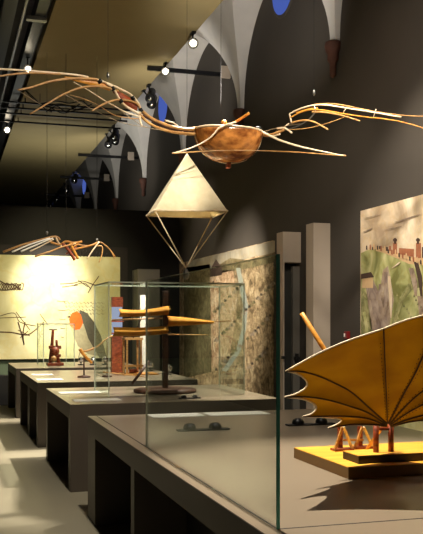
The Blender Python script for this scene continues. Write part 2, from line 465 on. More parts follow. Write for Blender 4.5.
# right landscape: Y from 9.1 down to 6.0 (runs on out of the frame)
ml = MB(); ml.use('sky').box((XM, 5.4, .25), (XW - .002, 9.10, 2.87))
wallpoly(ml, [(361, 253), (368, 250), (376, 249), (386, 252), (396, 257), (408, 262), (430, 264), (470, 262), (520, 268), (520, 480), (423, 442), (361, 408)], 'hill', 1)
wallpoly(ml, [(376, 247), (384, 248), (396, 252), (409, 257), (430, 258), (430, 266), (409, 264), (396, 258), (384, 253), (376, 251)], 'townwall', 2)
wallpoly(ml, [(399, 248), (414, 249), (414, 257), (399, 254)], 'town', 3)
for (x0, x1, y0, y1, k) in ((393, 397, 243, 254, 0), (394, 396, 238, 244, 1), (386, 388, 247, 251, 1), (379, 381, 246, 249, 1), (389, 391, 246, 251, 0), (372, 374, 247, 250, 1), (416, 421, 243, 258, 0), (417, 419, 238, 244, 1), (422, 426, 247, 258, 1), (436, 442, 236, 256, 0), (458, 470, 240, 256, 1)):
    wallpoly(ml, [(x0, y0), (x1, y0), (x1, y1), (x0, y1)], ('town', 'ink')[k] if k == 0 or x1 - x0 > 3 else 'ink', 4)
for cx, cy in ((395, 240), (418, 240)):
    wallpoly(ml, [(cx + 2.2 * math.cos(a), cy + 1.8 * math.sin(a)) for a in [i * math.pi / 4 for i in range(8)]], 'ink', 5)
wallpoly(ml, [(383, 270), (388, 266), (391, 282), (394, 300), (391, 316), (388, 334), (381, 338), (378, 318), (375, 304), (380, 290)], 'cliff', 2)
wallpoly(ml, [(372, 277), (378, 290), (383, 306), (388, 322), (389, 340), (378, 352), (371, 330), (368, 304), (366, 288)], 'rock', 3)
wallpoly(ml, [(361, 290), (366, 292), (370, 306), (372, 322), (378, 345), (361, 350)], 'hilldark', 3)
wallpoly(ml, [(362, 276), (370, 274), (373, 278), (373, 288), (362, 288)], 'townwall', 4)
wallpoly(ml, [(361, 274), (371, 272), (374, 277), (361, 279)], 'ink', 5)
wallpoly(ml, [(390, 340), (393, 318), (400, 298), (408, 284), (418, 276), (430, 280), (440, 330), (430, 400), (400, 400)], 'hilldark', 2)
wallpoly(ml, [(395, 338), (398, 316), (404, 300), (412, 290), (424, 286), (436, 330), (420, 390), (398, 380)], 'hill', 3)
for k in range(14):
    x = 396 + (k * 7) % 30; y = 296 + (k * 11) % 24
    wallpoly(ml, [(x, y), (x + 1.1, y - 3), (x + 2.2, y)], 'hilldark', 6)
wallpoly(ml, [(414, 262), (418, 280), (421, 300), (423, 300), (422, 276), (418, 262)], 'ink', 4)
for (x0, y0, x1, y1, w, m) in ((386, 272, 384, 330, 1.6, 'rock'), (380, 284, 378, 316, 1.2, 'rock'), (389, 276, 391, 318, 1.4, 'sky'), (411, 268, 416, 296, 2.4, 'cliff'), (420, 296, 421, 330, 2.6, 'cliff'), (369, 300, 374, 336, 1.6, 'cliff'), (364, 312, 368, 344, 1.4, 'hill'), (400, 262, 392, 268, 1.0, 'sky'), (366, 218, 380, 214, 1.5, 'cliff'), (396, 222, 420, 214, 2.2, 'cliff'), (384, 230, 402, 226, 1.3, 'cliff'), (364, 232, 372, 228, 1.4, 'cliff')):
    wallpoly(ml, [(x0 - w, y0), (x0 + w, y0), ((x0 + x1) / 2 + 1.5 * w, (y0 + y1) / 2), (x1 + w * .5, y1), (x1 - w * .5, y1), ((x0 + x1) / 2 - .6 * w, (y0 + y1) / 2)], m, 6)
for k in range(16):
    x = 366 + k * 3.6; y = 249.5 + max(0, k - 3) * 1.2
    wallpoly(ml, [(x, y), (x, y - 3 - k % 3), (x + .7, y - 4.4 - k % 3), (x + 1.4, y - 3 - k % 3), (x + 1.4, y + .5)], ('ink', 'town', 'townwall')[k % 3], 7)
o = ml.build('landscape_mural', 'sky'); tag(o, 'painted wall mural of green cliffs and a walled hill town under tan sky', 'mural')
# map mural: Y 11.95 - 17.0
mm = MB(); mm.use('map').box((XM, 11.9, .12), (XW - .002, 17.2, 2.78))
wallpoly(mm, [(187, 261.5), (275, 240.5), (275, 254), (256, 256), (236, 262), (214, 268), (187, 272)], 'mapsky', 1)
wallpoly(mm, [(214, 268), (230, 258), (248, 260), (262, 256), (275, 252), (275, 262), (250, 268), (214, 274)], 'mapgreen', 2)
wallpoly(mm, [(210, 272), (218, 271), (233, 270), (237, 300), (234, 330), (230, 352), (212, 370), (211, 320)], 'maptan', 2)
wallpoly(mm, [(184, 268), (210, 264), (211, 372), (184, 378)], 'mapgreen', 1)
wallpoly(mm, [(210, 270), (216, 259), (222, 268), (222, 275), (210, 277)], 'ink', 4)
wallpoly(mm, [(236, 268), (240, 268), (245, 290), (248, 305), (246, 330), (240, 352), (226, 372), (222, 370), (236, 350), (242, 328), (243, 305), (240, 290)], 'mapwater', 3)
for k in range(60):
    x = 212 + (k * 37) % 60; y = 282 + (k * 23) % 90; s = 1.2 + (k % 3) * .5
    wallpoly(mm, [(x, y), (x + s, y - s), (x + 2 * s, y), (x + 2 * s, y + 1.6), (x, y + 1.8)], ('ink', 'mapgreen', 'cliff')[k % 3], 5)
o = mm.build('map_mural', 'map'); tag(o, 'old painted bird\'s-eye city map covering the wall beyond the glass panel', 'mural')

# ================================================================= BACK POSTER
M['poster'] = mural_mat('poster_cream', [(.3, rgb(196, 188, 140)), (.55, rgb(216, 210, 168)), (.75, rgb(228, 222, 186))], 1.2, 3, 0)
M['robin'] = mat('robin_orange', rgb(206, 88, 10), .8, 0, .25, 20)
M['robinwing'] = mat('robin_grey', rgb(74, 70, 56), .8, 0, .3, 30)
M['robinbelly'] = mat('robin_belly', rgb(158, 150, 120), .8, 0, .2, 20)
M['sketch'] = mat('sketch_brown', rgb(84, 60, 40), .8)
YO = YP - .07
pb = MB(); pb.use('poster').box((-.6, YO, .86), (3.36, YP - .042, 2.88))
def ppoly(pts, m, lay): pb.use(m); pb.poly([at(x, y, YO - .0015 * lay) for x, y in pts], (0, -1, 0), .001)
def stroke(pts, w, m='sketch', lay=3):
    P = smooth([Vector((x, y, 0)) for x, y in pts], 5); L = []; R = []
    for i, p in enumerate(P):
        t = (P[min(i + 1, len(P) - 1)] - P[max(i - 1, 0)]).normalized(); n = Vector((-t.y, t.x, 0)) * w / 2
        L.append(at(p.x + n.x, p.y + n.y, YO - .0015 * lay)); R.append(at(p.x - n.x, p.y - n.y, YO - .0015 * lay))
    pb.use(m); pb.sheet([L, R], 0, False)
ppoly([(71, 330), (70, 322), (73, 314), (79, 310), (86, 313), (93, 321), (100, 334), (103, 350), (98, 356), (88, 354), (78, 346)], 'robinbelly', 1)
ppoly([(80, 310), (87, 313), (94, 322), (101, 336), (108, 362), (104, 366), (96, 352), (88, 338), (84, 325), (79, 316)], 'robinwing', 2)
ppoly([(70, 326), (69, 319), (72, 313), (77, 311), (81, 315), (83, 323), (80, 329), (74, 330)], 'robin', 3)
ppoly([(66.5, 317), (70, 315.5), (70.5, 318)], 'sketch', 4)
stroke([(80, 352), (78, 360)], .6); stroke([(86, 354), (86, 361)], .6)
for k in range(9):   # curly moth sketch, upper left
    x = 1 + k * 2.5
    stroke([(x, 283 + (k % 2)), (x + 2.5, 286 - (k % 3)), (x + 1, 290), (x - 2, 287), (x, 284)], .9)
stroke([(0, 281), (6, 284), (14, 285), (20, 290)], 1.3); stroke([(0, 290), (8, 290), (16, 288), (21, 284)], 1.2)
stroke([(0, 332), (12, 332.5), (26, 335), (34, 331), (44, 322)], 1.2)      # spindle machine sketch
for p in ([(18, 322), (21, 332), (24, 344)], [(25, 322), (23, 334), (24, 345)], [(28, 331), (20, 338)], [(30, 336), (18, 330)], [(0, 316), (14, 313), (20, 322), (36, 326)], [(16, 312), (30, 330)], [(0, 318), (26, 317)], [(40, 314), (48, 325)]):
    stroke(p, .7 if len(p) < 3 or p[0][0] == 0 else 1.3)
for p in ([(60, 284), (74, 283), (82, 281), (92, 284), (98, 286)], [(78, 280), (88, 287)], [(74, 285), (84, 283), (91, 289)], [(99, 276), (92, 286), (88, 293)], [(62, 287), (78, 285)]):
    stroke(p, .8)
for r in range(4):   # lines of small illegible handwriting
    x = 64 + r * 1.5
    while x < 104:
        w = 1.5 + random.random() * 4
        stroke([(x, 303 + r * 3.6), (x + w * .3, 302 + r * 3.6), (x + w * .6, 304 + r * 3.6), (x + w, 303 + r * 3.6)], .35)
        x += w + 1
for k in range(5): stroke([(57 + k, 301 + k * 9), (63, 301.5 + k * 9), (68 - k, 301 + k * 9)], .4)
o = pb.build('lit_poster', 'poster'); tag(o, 'large spotlit cream poster with a robin and flying machine sketches on the back wall', 'poster')

# ================================================================= DISPLAY TABLES
TZ, TX0, TX1 = .82, 1.12, 3.22
def table(y0, y1, label, far_t, near_t, divs, slab=.14, inner_x=.34):
    t = thing('display_table', ((TX0 + TX1) / 2, (y0 + y1) / 2, 0), label, 'table', 'display tables in a row down the gallery')
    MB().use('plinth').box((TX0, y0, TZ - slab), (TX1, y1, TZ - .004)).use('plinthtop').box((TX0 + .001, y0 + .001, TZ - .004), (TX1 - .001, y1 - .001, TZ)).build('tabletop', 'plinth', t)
    MB().box((TX0, y0, 0), (TX1, y0 + near_t, TZ - slab)).build('end_panel', 'plinth', t)
    MB().box((TX0, y1 - far_t, 0), (TX1, y1, TZ - slab)).build('end_panel', 'plinth', t)
    for a, w in divs: MB().box((TX0 + .002, a, 0), (TX1, a + w, TZ - slab)).build('divider', 'plinth', t)
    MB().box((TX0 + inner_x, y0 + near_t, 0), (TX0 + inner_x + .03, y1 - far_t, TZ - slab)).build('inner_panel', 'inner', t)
    return t
t1 = table(2.5, 7.12, 'nearest long brown-grey display table, carrying the bat wing model', .36, .3, [(5.30, .1), (3.5, .1)])
MB().box((1.188, 3.04, TZ), (1.196, 7.1, TZ + .0012)).box((1.188, 3.04, TZ), (3.2, 3.048, TZ + .0012)).build('groove', 'groove', t1)
table(8.15, 10.2, 'brown-grey display table with the tall glass case and ochre winged model', .14, .14, [])
table(11.15, 13.85, 'brown-grey display table third from the camera, with the curved arm model', .16, .16, [(12.3, .28)])
table(14.6, 16.6, 'farthest brown-grey display table, under the lit poster', .16, .3, [])

# caption sheets
caps = [((1.60, 6.82), (2.04, 7.06), 'white caption sheet at far end of the nearest table, left one'),
        ((2.08, 6.82), (2.60, 7.06), 'white caption sheet at far end of the nearest table, right one'),
        ((1.18, 9.35), (1.62, 9.62), 'white caption sheet on the second table, beside the glass case'),
        ((1.20, 8.42), (1.66, 8.66), 'white caption sheet at the near edge of the second table'),
        ((1.20, 12.62), (1.50, 12.95), 'white caption sheet on the third table, farther one'),
        ((1.16, 11.55), (1.50, 11.85), 'white caption sheet on the third table, nearer one'),
        ((1.72, 8.3), (2.2, 8.5), 'grey tinted caption sheet in front of the tall glass case')]
for i, (a, b_, lb) in enumerate(caps[:6]):
    o = MB().box((a[0], a[1], TZ + .0015), (b_[0], b_[1], TZ + .005)).build('caption_sheet', 'paper')
    tag(o, lb, 'caption', 'caption sheets on the display tables')

# black double-domed fixtures
def fixture(x, y, label, s=1.0):
    t = thing('table_fixture', (x, y, TZ), label, 'light fixture', 'black double-domed fixtures on the tables')
    MB().box((x - .19 * s, y - .035 * s, TZ), (x + .19 * s, y + .035 * s, TZ + .012), .003).build('base_plate', 'blackmat', t)
    for dx in (-.10, .09):
        MB().lathe([(.046 * s, 0), (.046 * s, .016 * s), (.038 * s, .034 * s), (.02 * s, .043 * s), (.004, .045 * s)], (x + dx * s, y, TZ + .011), n=18).build('dome', 'black', t)
fixture(1.76, 5.95, 'black double-domed fixture on the nearest table, seen through the glass panel')
fixture(2.62, 6.02, 'black double-domed fixture on the nearest table, behind the bat wing tips')
fixture(2.35, 8.42, 'small black double-domed fixture on the second table, behind the glass panel', .6)

# ================================================================= GLASS
def pane(t, a, b_, name='glass_pane', edges=True):
    return MB().box(a, b_).build(name, 'glass', t)
# big panel on table one: long side along the table
gt = thing('glass_barrier', (1.192, 4.15, TZ), 'large clear upright glass panel with teal edge on the nearest table', 'glass barrier')
MB().box((1.187, 3.046, TZ + .0014), (1.197, 5.26, 1.848)).build('glass_pane', 'glass', gt)
MB().box((1.186, 3.036, TZ + .0014), (1.198, 3.0455, 1.85)).build('glass_edge', 'glassedge', gt)['label'] = 'teal polished near edge'
MB().box((1.187, 5.26, TZ + .0014), (1.197, 5.268, 1.85)).build('glass_edge', 'glassrim', gt)
MB().box((1.189, 3.046, 1.848), (1.195, 5.26, 1.850)).build('glass_edge', 'glassrim', gt)

def glass_case(x0, x1, y0, y1, h, label, rim=.006, base=.0):
    t = thing('glass_case', ((x0 + x1) / 2, (y0 + y1) / 2, TZ), label, 'glass case', 'glass cases on the display tables')
    z0, z1, g = TZ + .001 + base, TZ + h, .006
    if base: MB().box((x0 - .02, y0 - .02, TZ), (x1 + .02, y1 + .02, TZ + base)).build('base', 'wooddark', t)
    for a, b_ in (((x0, y0, z0), (x1, y0 + g, z1)), ((x0, y1 - g, z0), (x1, y1, z1)), ((x0, y0 + g, z0), (x0 + g, y1 - g, z1)), ((x1 - g, y0 + g, z0), (x1, y1 - g, z1)), ((x0, y0, z1), (x1, y1, z1 + g))):
        MB().box(a, b_).build('glass_pane', 'glass', t)
    e = MB(); r = rim
    for x in (x0, x1):
        for y in (y0, y1): e.box((x - r / 2, y - r / 2, z0), (x + r / 2, y + r / 2, z1 + r))
    for y in (y0, y1): e.box((x0, y - r / 2, z1), (x1, y + r / 2, z1 + r * 1.4))
    for x in (x0, x1): e.box((x - r / 2, y0, z1), (x + r / 2, y1, z1 + r * 1.4))
    e.build('case_edge', 'glassrim', t)
    return t
glass_case(1.60, 3.06, 8.80, 9.68, 1.17, 'tall clear glass case over the ochre winged model on the second table', .010)
glass_case(1.60, 2.12, 14.95, 16.0, .72, 'small clear glass case over the red wooden machine on the farthest table', .012)

# ================================================================= OCHRE WINGED MODEL (second table)
YC = 9.25
t = thing('flying_machine_model', at(164, 386, YC).xy.to_3d() + Vector((0, 0, TZ)), 'wooden model with long ochre pointed wings on a dark post inside the tall glass case', 'model')
pc = at(165, 386, YC)
MB().lathe([(.33, 0), (.345, .012), (.34, .035), (.30, .045), (.05, .05)], (pc.x, YC, TZ + .001), n=32).build('base', 'wooddark', t)
MB().box((pc.x - .028, YC - .028, TZ + .045), (pc.x + .028, YC + .028, at(165, 291, YC).z), .004).build('post', 'wooddark', t)
def wing(name, pts, m, dy, th=.012):
    return MB().poly([at(x, y, YC) + Vector((0, dy, 0)) for x, y in pts], (0, 1, 0), th).build(name, m, t)
def swing(name, top, bot, m, dy, belly=.06):
    g = []
    T = smooth([at(x, y, YC) for x, y in top], 8); B = smooth([at(x, y, YC) for x, y in bot], 8)
    for k in range(9):
        u = k / 8; g.append([a.lerp(b_, u) + Vector((0, dy - belly * math.sin(math.pi * u), 0)) for a, b_ in zip(T, B)])
    return MB().sheet(g, .006).build(name, m, t)
swing('wing', [(118, 309), (140, 310), (167, 306)], [(118, 317), (140, 316.5), (167, 315)], 'ochre', -.05)
swing('wing', [(112, 327), (140, 327.5), (166, 326)], [(112, 336), (140, 336), (166, 333.5)], 'ochre', -.06)
swing('wing', [(166, 316), (185, 317.5), (211, 321)], [(166, 326.5), (185, 325.5), (211, 323.5)], 'ochre', -.06)
MB().tube([at(112, 320, YC), at(166, 318, YC)], .008, sm=1).build('strut', 'wood', t)
MB().tube([at(166, 334.5, YC), at(209, 335, YC)], .007, sm=1, r1=.004).build('strut', 'wood', t)
MB().tube([at(208, 321.5, YC), at(231, 321, YC)], .005, sm=1).build('strut', 'wood', t)
MB().tube([at(147, 305, YC + .2), at(133, 338, YC + .2)], .006, sm=1).build('strut', 'wooddark', t)
# leaning stick
s = MB().tube([at(132, 384, 9.05), at(149, 361, 9.12)], .016, sm=1).build('leaning_stick', 'wooddark')
tag(s, 'short dark stick leaning beside the ochre winged model', 'stick')
# ladder-like frame (third table)
YF = 12.3
zt = TZ + .001
p0 = at(127, 340, YF); p1 = at(141, 340, YF)
t = thing('wooden_stand', (p0.x, YF, zt), 'open upright wooden frame of thin posts behind the ochre wings', 'model')
for x in (p0.x, p1.x):
    for y in (YF, YF + .25): MB().box((x - .014, y - .014, zt), (x + .014, y + .014, p0.z)).build('leg', 'wood', t)
MB().box((p0.x - .03, YF - .02, p0.z), (p1.x + .03, YF + .27, p0.z + .03)).build('top_board', 'wood', t)
MB().box((p0.x - .03, YF - .02, zt + .12), (p1.x + .03, YF + .01, zt + .15)).build('rail', 'wood', t)
MB().box((p0.x - .06, YF - .05, zt), (p1.x + .25, YF + .32, zt + .02)).build('base', 'woodor', t)
MB().lathe([(.07, 0), (.07, .05)], (p0.x + .12, YF + .12, zt + .03), n=16).build('drum', 'redwood', t)
# tall wooden panel tower with pale lit screen
YT = 12.8
a = at(112, 375, YT); b_ = at(123, 297, YT)
t = thing('display_tower', ((a.x + b_.x) / 2, YT, zt), 'narrow brown wooden tower with a pale blue lit panel on the third table', 'display')
MB().box((a.x, YT, zt), (b_.x, YT + .12, at(112, 336, YT).z)).build('cabinet', 'redwood', t)
MB().box((a.x + .01, YT, at(112, 336, YT).z), (b_.x - .01, YT + .08, at(112, 307, YT).z)).build('lit_panel', 'screen', t)
MB().box((a.x, YT, at(112, 307, YT).z), (b_.x, YT + .12, b_.z)).build('cap', 'redwood', t)
for y in (322, 334): MB().box((a.x - .01, YT - .02, at(112, y, YT).z), (b_.x + .01, YT - .001, at(112, y, YT).z + .02)).build('crossbar', 'redwood', t)
# white panel added behind, standing for a window reflection
a = at(140.5, 322, 13.7); c = at(147, 295, 13.7)
t = MB().box((a.x, 13.7, TZ + .001), (c.x, 13.74, c.z)).build('reflection_panel', 'paper')
tag(t, 'narrow white panel standing for a window reflection behind the ochre wings', 'reflection')

# curved arm model on the third table
YA = 12.0
t = thing('curved_arm_model', at(92, 363, YA), 'model with a long curved pale arm and a short orange lever on the third table', 'model')
MB().tube([at(80, 352, YA), at(88, 350.5, YA), at(98, 346, YA), at(107, 338.5, YA), at(116, 335, YA + .1), at(131, 331, YA + .2)], .014, r1=.01, flat=.8).build('arm', 'wood', t)
MB().tube([at(80, 349, YA), at(84, 355, YA), at(92, 363, YA)], .026, r1=.018).build('lever', 'woodor', t)
pa = at(84, 353, YA)
MB().tube([(pa.x, YA, TZ + .02), pa], .010, sm=1).build('post', 'wooddark', t)
MB().lathe([(.09, 0), (.09, .02), (.02, .03)], (pa.x, YA, TZ + .001), n=18).build('base', 'wooddark', t)
pa2 = at(107, 338.5, YA)
MB().tube([(pa2.x, YA, TZ + .02), pa2], .008, sm=1).build('post', 'wooddark', t)
MB().lathe([(.07, 0), (.07, .02), (.02, .03)], (pa2.x, YA, TZ + .001), n=18).build('base', 'wooddark', t)
t = MB().tube([at(103, 372, 11.9), at(125, 374.5, 11.75), at(146, 377, 11.6)], .008).build('cane_rod', 'wood')
tag(t, 'thin pale rod lying low behind the tall glass case', 'rod')

# chrome ball lights on the farthest table
for i, (x, lb) in enumerate(((81, 'chrome ball lamp at the left of the row on the farthest table'), (93, 'chrome ball lamp by the foot of the orange lever'), (105, 'chrome ball lamp beside the tall case corner'), (150, 'chrome ball lamp seen left of the dark post'), (168, 'chrome ball lamp seen right of the dark post'))):
    yb = 15.4 if x < 120 else (13.3 if x == 150 else 12.3)
    p = at(x, 366, yb)
    t = thing('ball_lamp', (p.x, yb, TZ), lb, 'lamp', 'chrome ball lamps on the far tables')
    MB().lathe([(.06, 0), (.06, .012), (.012, .016), (.012, .05)], (p.x, yb, TZ + .001), n=14).build('base', 'black', t)
    MB().lathe([(.004 + .05 * math.sin(math.pi * k / 10), .09 - .05 * math.cos(math.pi * k / 10)) for k in range(11)], (p.x, yb, TZ), n=18).build('ball', 'chrome', t)
    MB().lathe([(.002, -.002), (.035, 0), (.035, .004)], (p.x - .01, yb, TZ + .142), n=14).build('cap', 'steel', t)

# red wooden machine on the farthest table
YR = 15.4
pr = at(55, 365, YR)
t = thing('wooden_machine', (pr.x, YR, TZ), 'small red-brown wooden machine with twin posts inside the small glass case', 'model')
def B(x0, y0, x1, y1, d0, d1): a, c = at(x0, y0, YR), at(x1, y1, YR); return MB().box((a.x, YR + d0, max(a.z, TZ + .001)), (c.x, YR + d1, c.z), .004)
B(47, 366, 63, 362.5, -.12, .16).build('base', 'redwood', t)
MB().tube([at(50.5, 363, YR), at(52, 345, YR), at(53, 329, YR)], .04, r1=.022, sm=3).build('post', 'redwood', t)
MB().tube([at(58.5, 363, YR), at(57, 350, YR), at(56.5, 340, YR)], .034, r1=.02, sm=3).build('post', 'redwood', t)
B(48.5, 349, 61, 345.5, -.05, .0).build('crossbar', 'redwood', t)
B(49.5, 357, 60.5, 354, -.07, -.02).build('crossbar', 'redwood', t)
MB().lathe([(.075, -.02), (.075, .02)], at(54.5, 351, YR) + Vector((0, -.08, 0)), (0, 1, 0), 18).build('wheel', 'redwood', t)
MB().lathe([(.05, -.02), (.05, .02)], at(53, 358.5, YR) + Vector((0, -.1, 0)), (0, 1, 0), 16).build('wheel', 'wood', t)
B(49, 330.2, 57, 329, -.02, .02).build('top_bar', 'wooddark', t)

# ================================================================= BAT WING MODEL (nearest table)
HB = at(387, 427, 4.05)
t = thing('bat_wing_model', (HB.x, 4.05, TZ), 'large amber bat-like cloth wing with scalloped edge on a yellow wooden base', 'model')
bx0, by0, by1 = 1.90, 3.90, 4.60
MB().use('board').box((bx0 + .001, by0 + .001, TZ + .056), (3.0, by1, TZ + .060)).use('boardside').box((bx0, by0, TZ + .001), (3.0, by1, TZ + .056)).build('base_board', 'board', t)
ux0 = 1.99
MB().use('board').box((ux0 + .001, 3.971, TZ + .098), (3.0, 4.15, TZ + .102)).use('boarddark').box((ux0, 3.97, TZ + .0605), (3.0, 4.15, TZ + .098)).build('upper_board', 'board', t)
ZB = TZ + .102
def post(x, Y, r=.015):
    p = at(x, 425, Y); MB().tube([(p.x, Y, ZB), (p.x, Y, p.z + .01)], r, sm=1, n=10).build('post', 'redwood', t)
post(376, 4.05); post(391, 4.05)
# ribs: hub -> tip
def lin(a, b_, n): return [a.lerp(b_, i / n) for i in range(n + 1)]
def rib(px, Y0, Y1):
    n = len(px) - 1
    return smooth([at(x, y, Y0 + (Y1 - Y0) * i / n) for i, (x, y) in enumerate(px)], 6)
def resample(P, n):
    L = [0]
    for a, b_ in zip(P, P[1:]): L.append(L[-1] + (b_ - a).length)
    out = []
    for k in range(n + 1):
        d = L[-1] * k / n; i = 0
        while i < len(P) - 2 and L[i + 1] < d: i += 1
        u = (d - L[i]) / max(L[i + 1] - L[i], 1e-9); out.append(P[i].lerp(P[i + 1], min(u, 1)))
    return out
NR = 28
ribs = [
 rib([(386, 426), (372, 424.5), (350, 424.5), (328, 428)], 4.03, 3.93),
 rib([(386, 425.5), (367, 418.5), (346, 416.3), (325, 416.2), (303, 416.5)], 4.03, 3.80),
 rib([(386, 424.5), (368, 413), (350, 406.5), (328, 400), (306, 396.8), (285, 397)], 4.03, 3.66),
 rib([(386.5, 423.5), (370, 409), (352, 393), (336, 384), (318, 376), (302, 371.8), (286, 371)], 4.03, 3.50),
 rib([(387, 423), (386, 400), (384.5, 365), (383, 329)], 4.03, 3.42),
 rib([(388, 423), (402, 396), (418, 366), (440, 312)], 4.03, 3.36),
 rib([(389, 424), (408, 403), (432, 384), (470, 362), (505, 352)], 4.03, 3.30),
 rib([(389.5, 425), (410, 411), (436, 399), (470, 390), (500, 388)], 4.03, 3.40),
 rib([(390, 426), (412, 418), (440, 412), (468, 410), (485, 412)], 4.03, 3.55),
 rib([(390, 427), (410, 421.5), (430, 421), (455, 428)], 4.03, 3.75),
]
ribs = [resample(r, NR) for r in ribs]
kk = [.34, .22, .20, .0, .0, .0, .18, .2, .22]
mem = MB(); edges = []
for i in range(len(ribs) - 1):
    g = []; edge = []; NU = 14
    for j in range(NU + 1):
        u = j / NU; cut = 1 - kk[i] * math.sin(math.pi * u) ** .62
        row = []
        for k in range(NR + 1):
            tt = cut * k; k0 = min(int(tt), NR - 1); fr = tt - k0
            a = ribs[i][k0].lerp(ribs[i][k0 + 1], fr); c = ribs[i + 1][k0].lerp(ribs[i + 1][k0 + 1], fr)
            p = a.lerp(c, u)
            sag = .10 * (c - a).length * math.sin(math.pi * u)
            row.append(p + Vector((0, sag * .6, sag * .25)))
        g.append(row); edge.append(row[-1])
    mem.sheet(g, .004); edges.append(edge)
mem.build('wing_membrane', 'bat', t)
for i, e in enumerate(edges):
    MB().tube([p + Vector((0, -.002, 0)) for p in e], .0042, sm=1, n=6).build('edge_piping', 'piping', t)
for i, r in enumerate(ribs):
    MB().tube([p + Vector((0, -.006, 0)) for p in r], .0048 if i not in (4,) else .003, sm=1, n=6, r1=.0035).build('rib', 'seam', t)
# stitches along the middle seams
st = MB()
for i in (4, 5, 6, 7):
    for k in range(2, 26):
        p = ribs[i][k]; q = ribs[i][k + 1]; d = (q - p).normalized(); s_ = d.cross(Vector((0, 1, 0))).normalized() * (.008 + .0006 * k)
        for sg in (-1, 1): st.tube([p + s_ * sg + Vector((0, -.007, 0)), p + s_ * sg + d * .006 + Vector((0, -.007, 0))], .0018, n=5, sm=1)
st.build('stitching', 'seam', t)['kind'] = 'stuff'
MB().lathe([(.006, -.02), (.018, -.012), (.02, .0), (.018, .012), (.006, .02)], HB + Vector((0, .03, .0)), (0, 1, 0), 16).build('hub', 'woodor', t)
MB().tube([at(301.5, 313, 4.75), at(329, 357, 4.72), at(349, 390, 4.66)], .0145, sm=1, n=10).build('pole', 'woodor', t)
MB().beam(at(376, 429, 4.05), at(391, 429, 4.05), .014, .014).build('crosspiece', 'redwood', t)
# sawhorse trestles on the base
ZL = TZ + .060
def trestle(x, Y):
    top = at(x, 427, Y)
    for dx, m in ((-8, 'wood'), (9, 'woodpale')):
        a = at(x + dx, 448, Y); MB().beam((a.x, Y, ZL + .012), (top.x + (.004 if dx > 0 else -.004), Y, top.z), .014, .012).build('trestle_leg', m, t)
    MB().box((top.x - .013, Y + .03, ZL + .012), (top.x + .013, Y + .045, top.z)).build('trestle_board', 'redwood', t)
    MB().box((top.x - .055, Y - .02, ZL), (top.x + .06, Y + .05, ZL + .012)).build('trestle_foot', 'redwood', t)
trestle(343, 4.40); trestle(363, 4.44)
MB().beam(at(343, 440, 4.42), at(363, 440, 4.46), .012, .012).build('crossbar', 'wood', t)
MB().beam(at(367, 449, 4.36), at(381, 429, 4.22), .014, .012).build('brace', 'woodor', t)

# ================================================================= BIG ORNITHOPTER
YH = 8.6
HC = at(228, 131, YH)
t = thing('ornithopter', (HC.x, YH, at(228, 164, YH).z), 'large hanging flying machine with boat-shaped wooden hull and ribbed cane wings', 'flying machine')
# hull: half ellipsoid shell, blunt boat
hw = (at(261, 131, YH) - at(194, 131, YH)).length / 2; hd = at(228, 131, YH).z - at(228, 163, YH).z
g = []
for i in range(17):
    ph = math.pi / 2 * i / 16; row = []
    for k in range(41):
        th = 2 * math.pi * k / 40
        sx = math.copysign(abs(math.cos(th)) ** .9, math.cos(th)); rr = math.cos(ph) ** .8
        row.append((HC.x + hw * sx * rr, YH + .24 * math.sin(th) * rr, HC.z - hd * math.sin(ph)))
    g.append(row)
MB().sheet(g, .008).build('hull', 'hull', t)
MB().tube([(HC.x + hw * math.cos(a), YH + .24 * math.sin(a), HC.z) for a in [2 * math.pi * k / 32 for k in range(33)]], .012, sm=1).build('gunwale', 'woodpale', t)
MB().tube([(HC.x + hw * 1.01 * math.cos(a), YH - .02, HC.z - hd * 1.02 * math.sin(a)) for a in [math.pi * k / 24 for k in range(25)]], .007, sm=1).build('keel_band', 'woodpale', t)
MB().box((HC.x - .022, YH - .04, HC.z - hd - .055), (HC.x + .022, YH + .03, HC.z - hd + .05), .006).build('keel_knob', 'redwood', t)
MB().box((HC.x - .16, YH - .12, HC.z + .0), (HC.x + .18, YH + .12, HC.z + .035), .006).build('deck', 'wooddark', t)
MB().tube([at(223, 127, YH), at(237, 121, YH - .1), at(249, 113, YH - .2)], .012, r1=.016).build('tiller', 'woodor', t)
MB().lathe([(.03, 0), (.035, .03), (.02, .06), (.005, .062)], at(224, 126, YH), n=12).build('knob', 'woodor', t)
for x, sgn in ((202, -1), (258, 1)):
    p = at(x, 130, YH)
    MB().lathe([(.035, -.03), (.042, 0), (.035, .03)], p, (0, 1, 0), 14).build('joint_wheel', 'black', t)
def LY(x): return YH - .8 * max(0, 200 - x) / 200 - 1.4 * max(0, x - 258) / 160
def R(px, r, m, name='rib', r1=None, flat=1.0, dy=0):
    if px[0][0] < 200: r *= .86; r1 = r1 and r1 * .86
    if px[0][0] > 258: r *= .8; r1 = r1 and r1 * .8
    o = MB().tube([at(x, y, LY(x) + dy) for x, y in px], r, r1=r1, flat=flat).build(name, m, t)
    return o
# left wing
R([(200, 128), (188, 129.5), (174, 127.5), (160, 122.5), (150, 117.5), (141, 110)], .022, 'wood', 'spar', .016)
R([(198, 134), (184, 133.5), (168, 131), (154, 126), (145, 120), (139, 113)], .020, 'wood', 'spar', .016)
R([(188, 131.5), (170, 128), (155, 122), (141, 114)], .014, 'wooddark', 'spar')
R([(142, 112), (138, 103), (131, 95), (119, 88.5), (108, 83.5), (97, 79.5)], .013, 'woodpale', 'rib')
R([(142, 115), (132, 110), (124, 104.5), (118, 97), (113, 88), (106, 83)], .015, 'woodpale', 'rib')
R([(141, 117), (128, 113), (114, 106), (102, 99), (88, 90), (73, 82)], .009, 'woodpale', 'rib', .004)
R([(141, 119), (124, 117.5), (112, 114), (98, 105), (84, 99), (70, 95)], .006, 'wood', 'rib', .003)
R([(97, 79.5), (84, 78.5), (66, 79), (48, 82), (32, 87), (18, 90)], .016, 'wood', 'rib', .010)
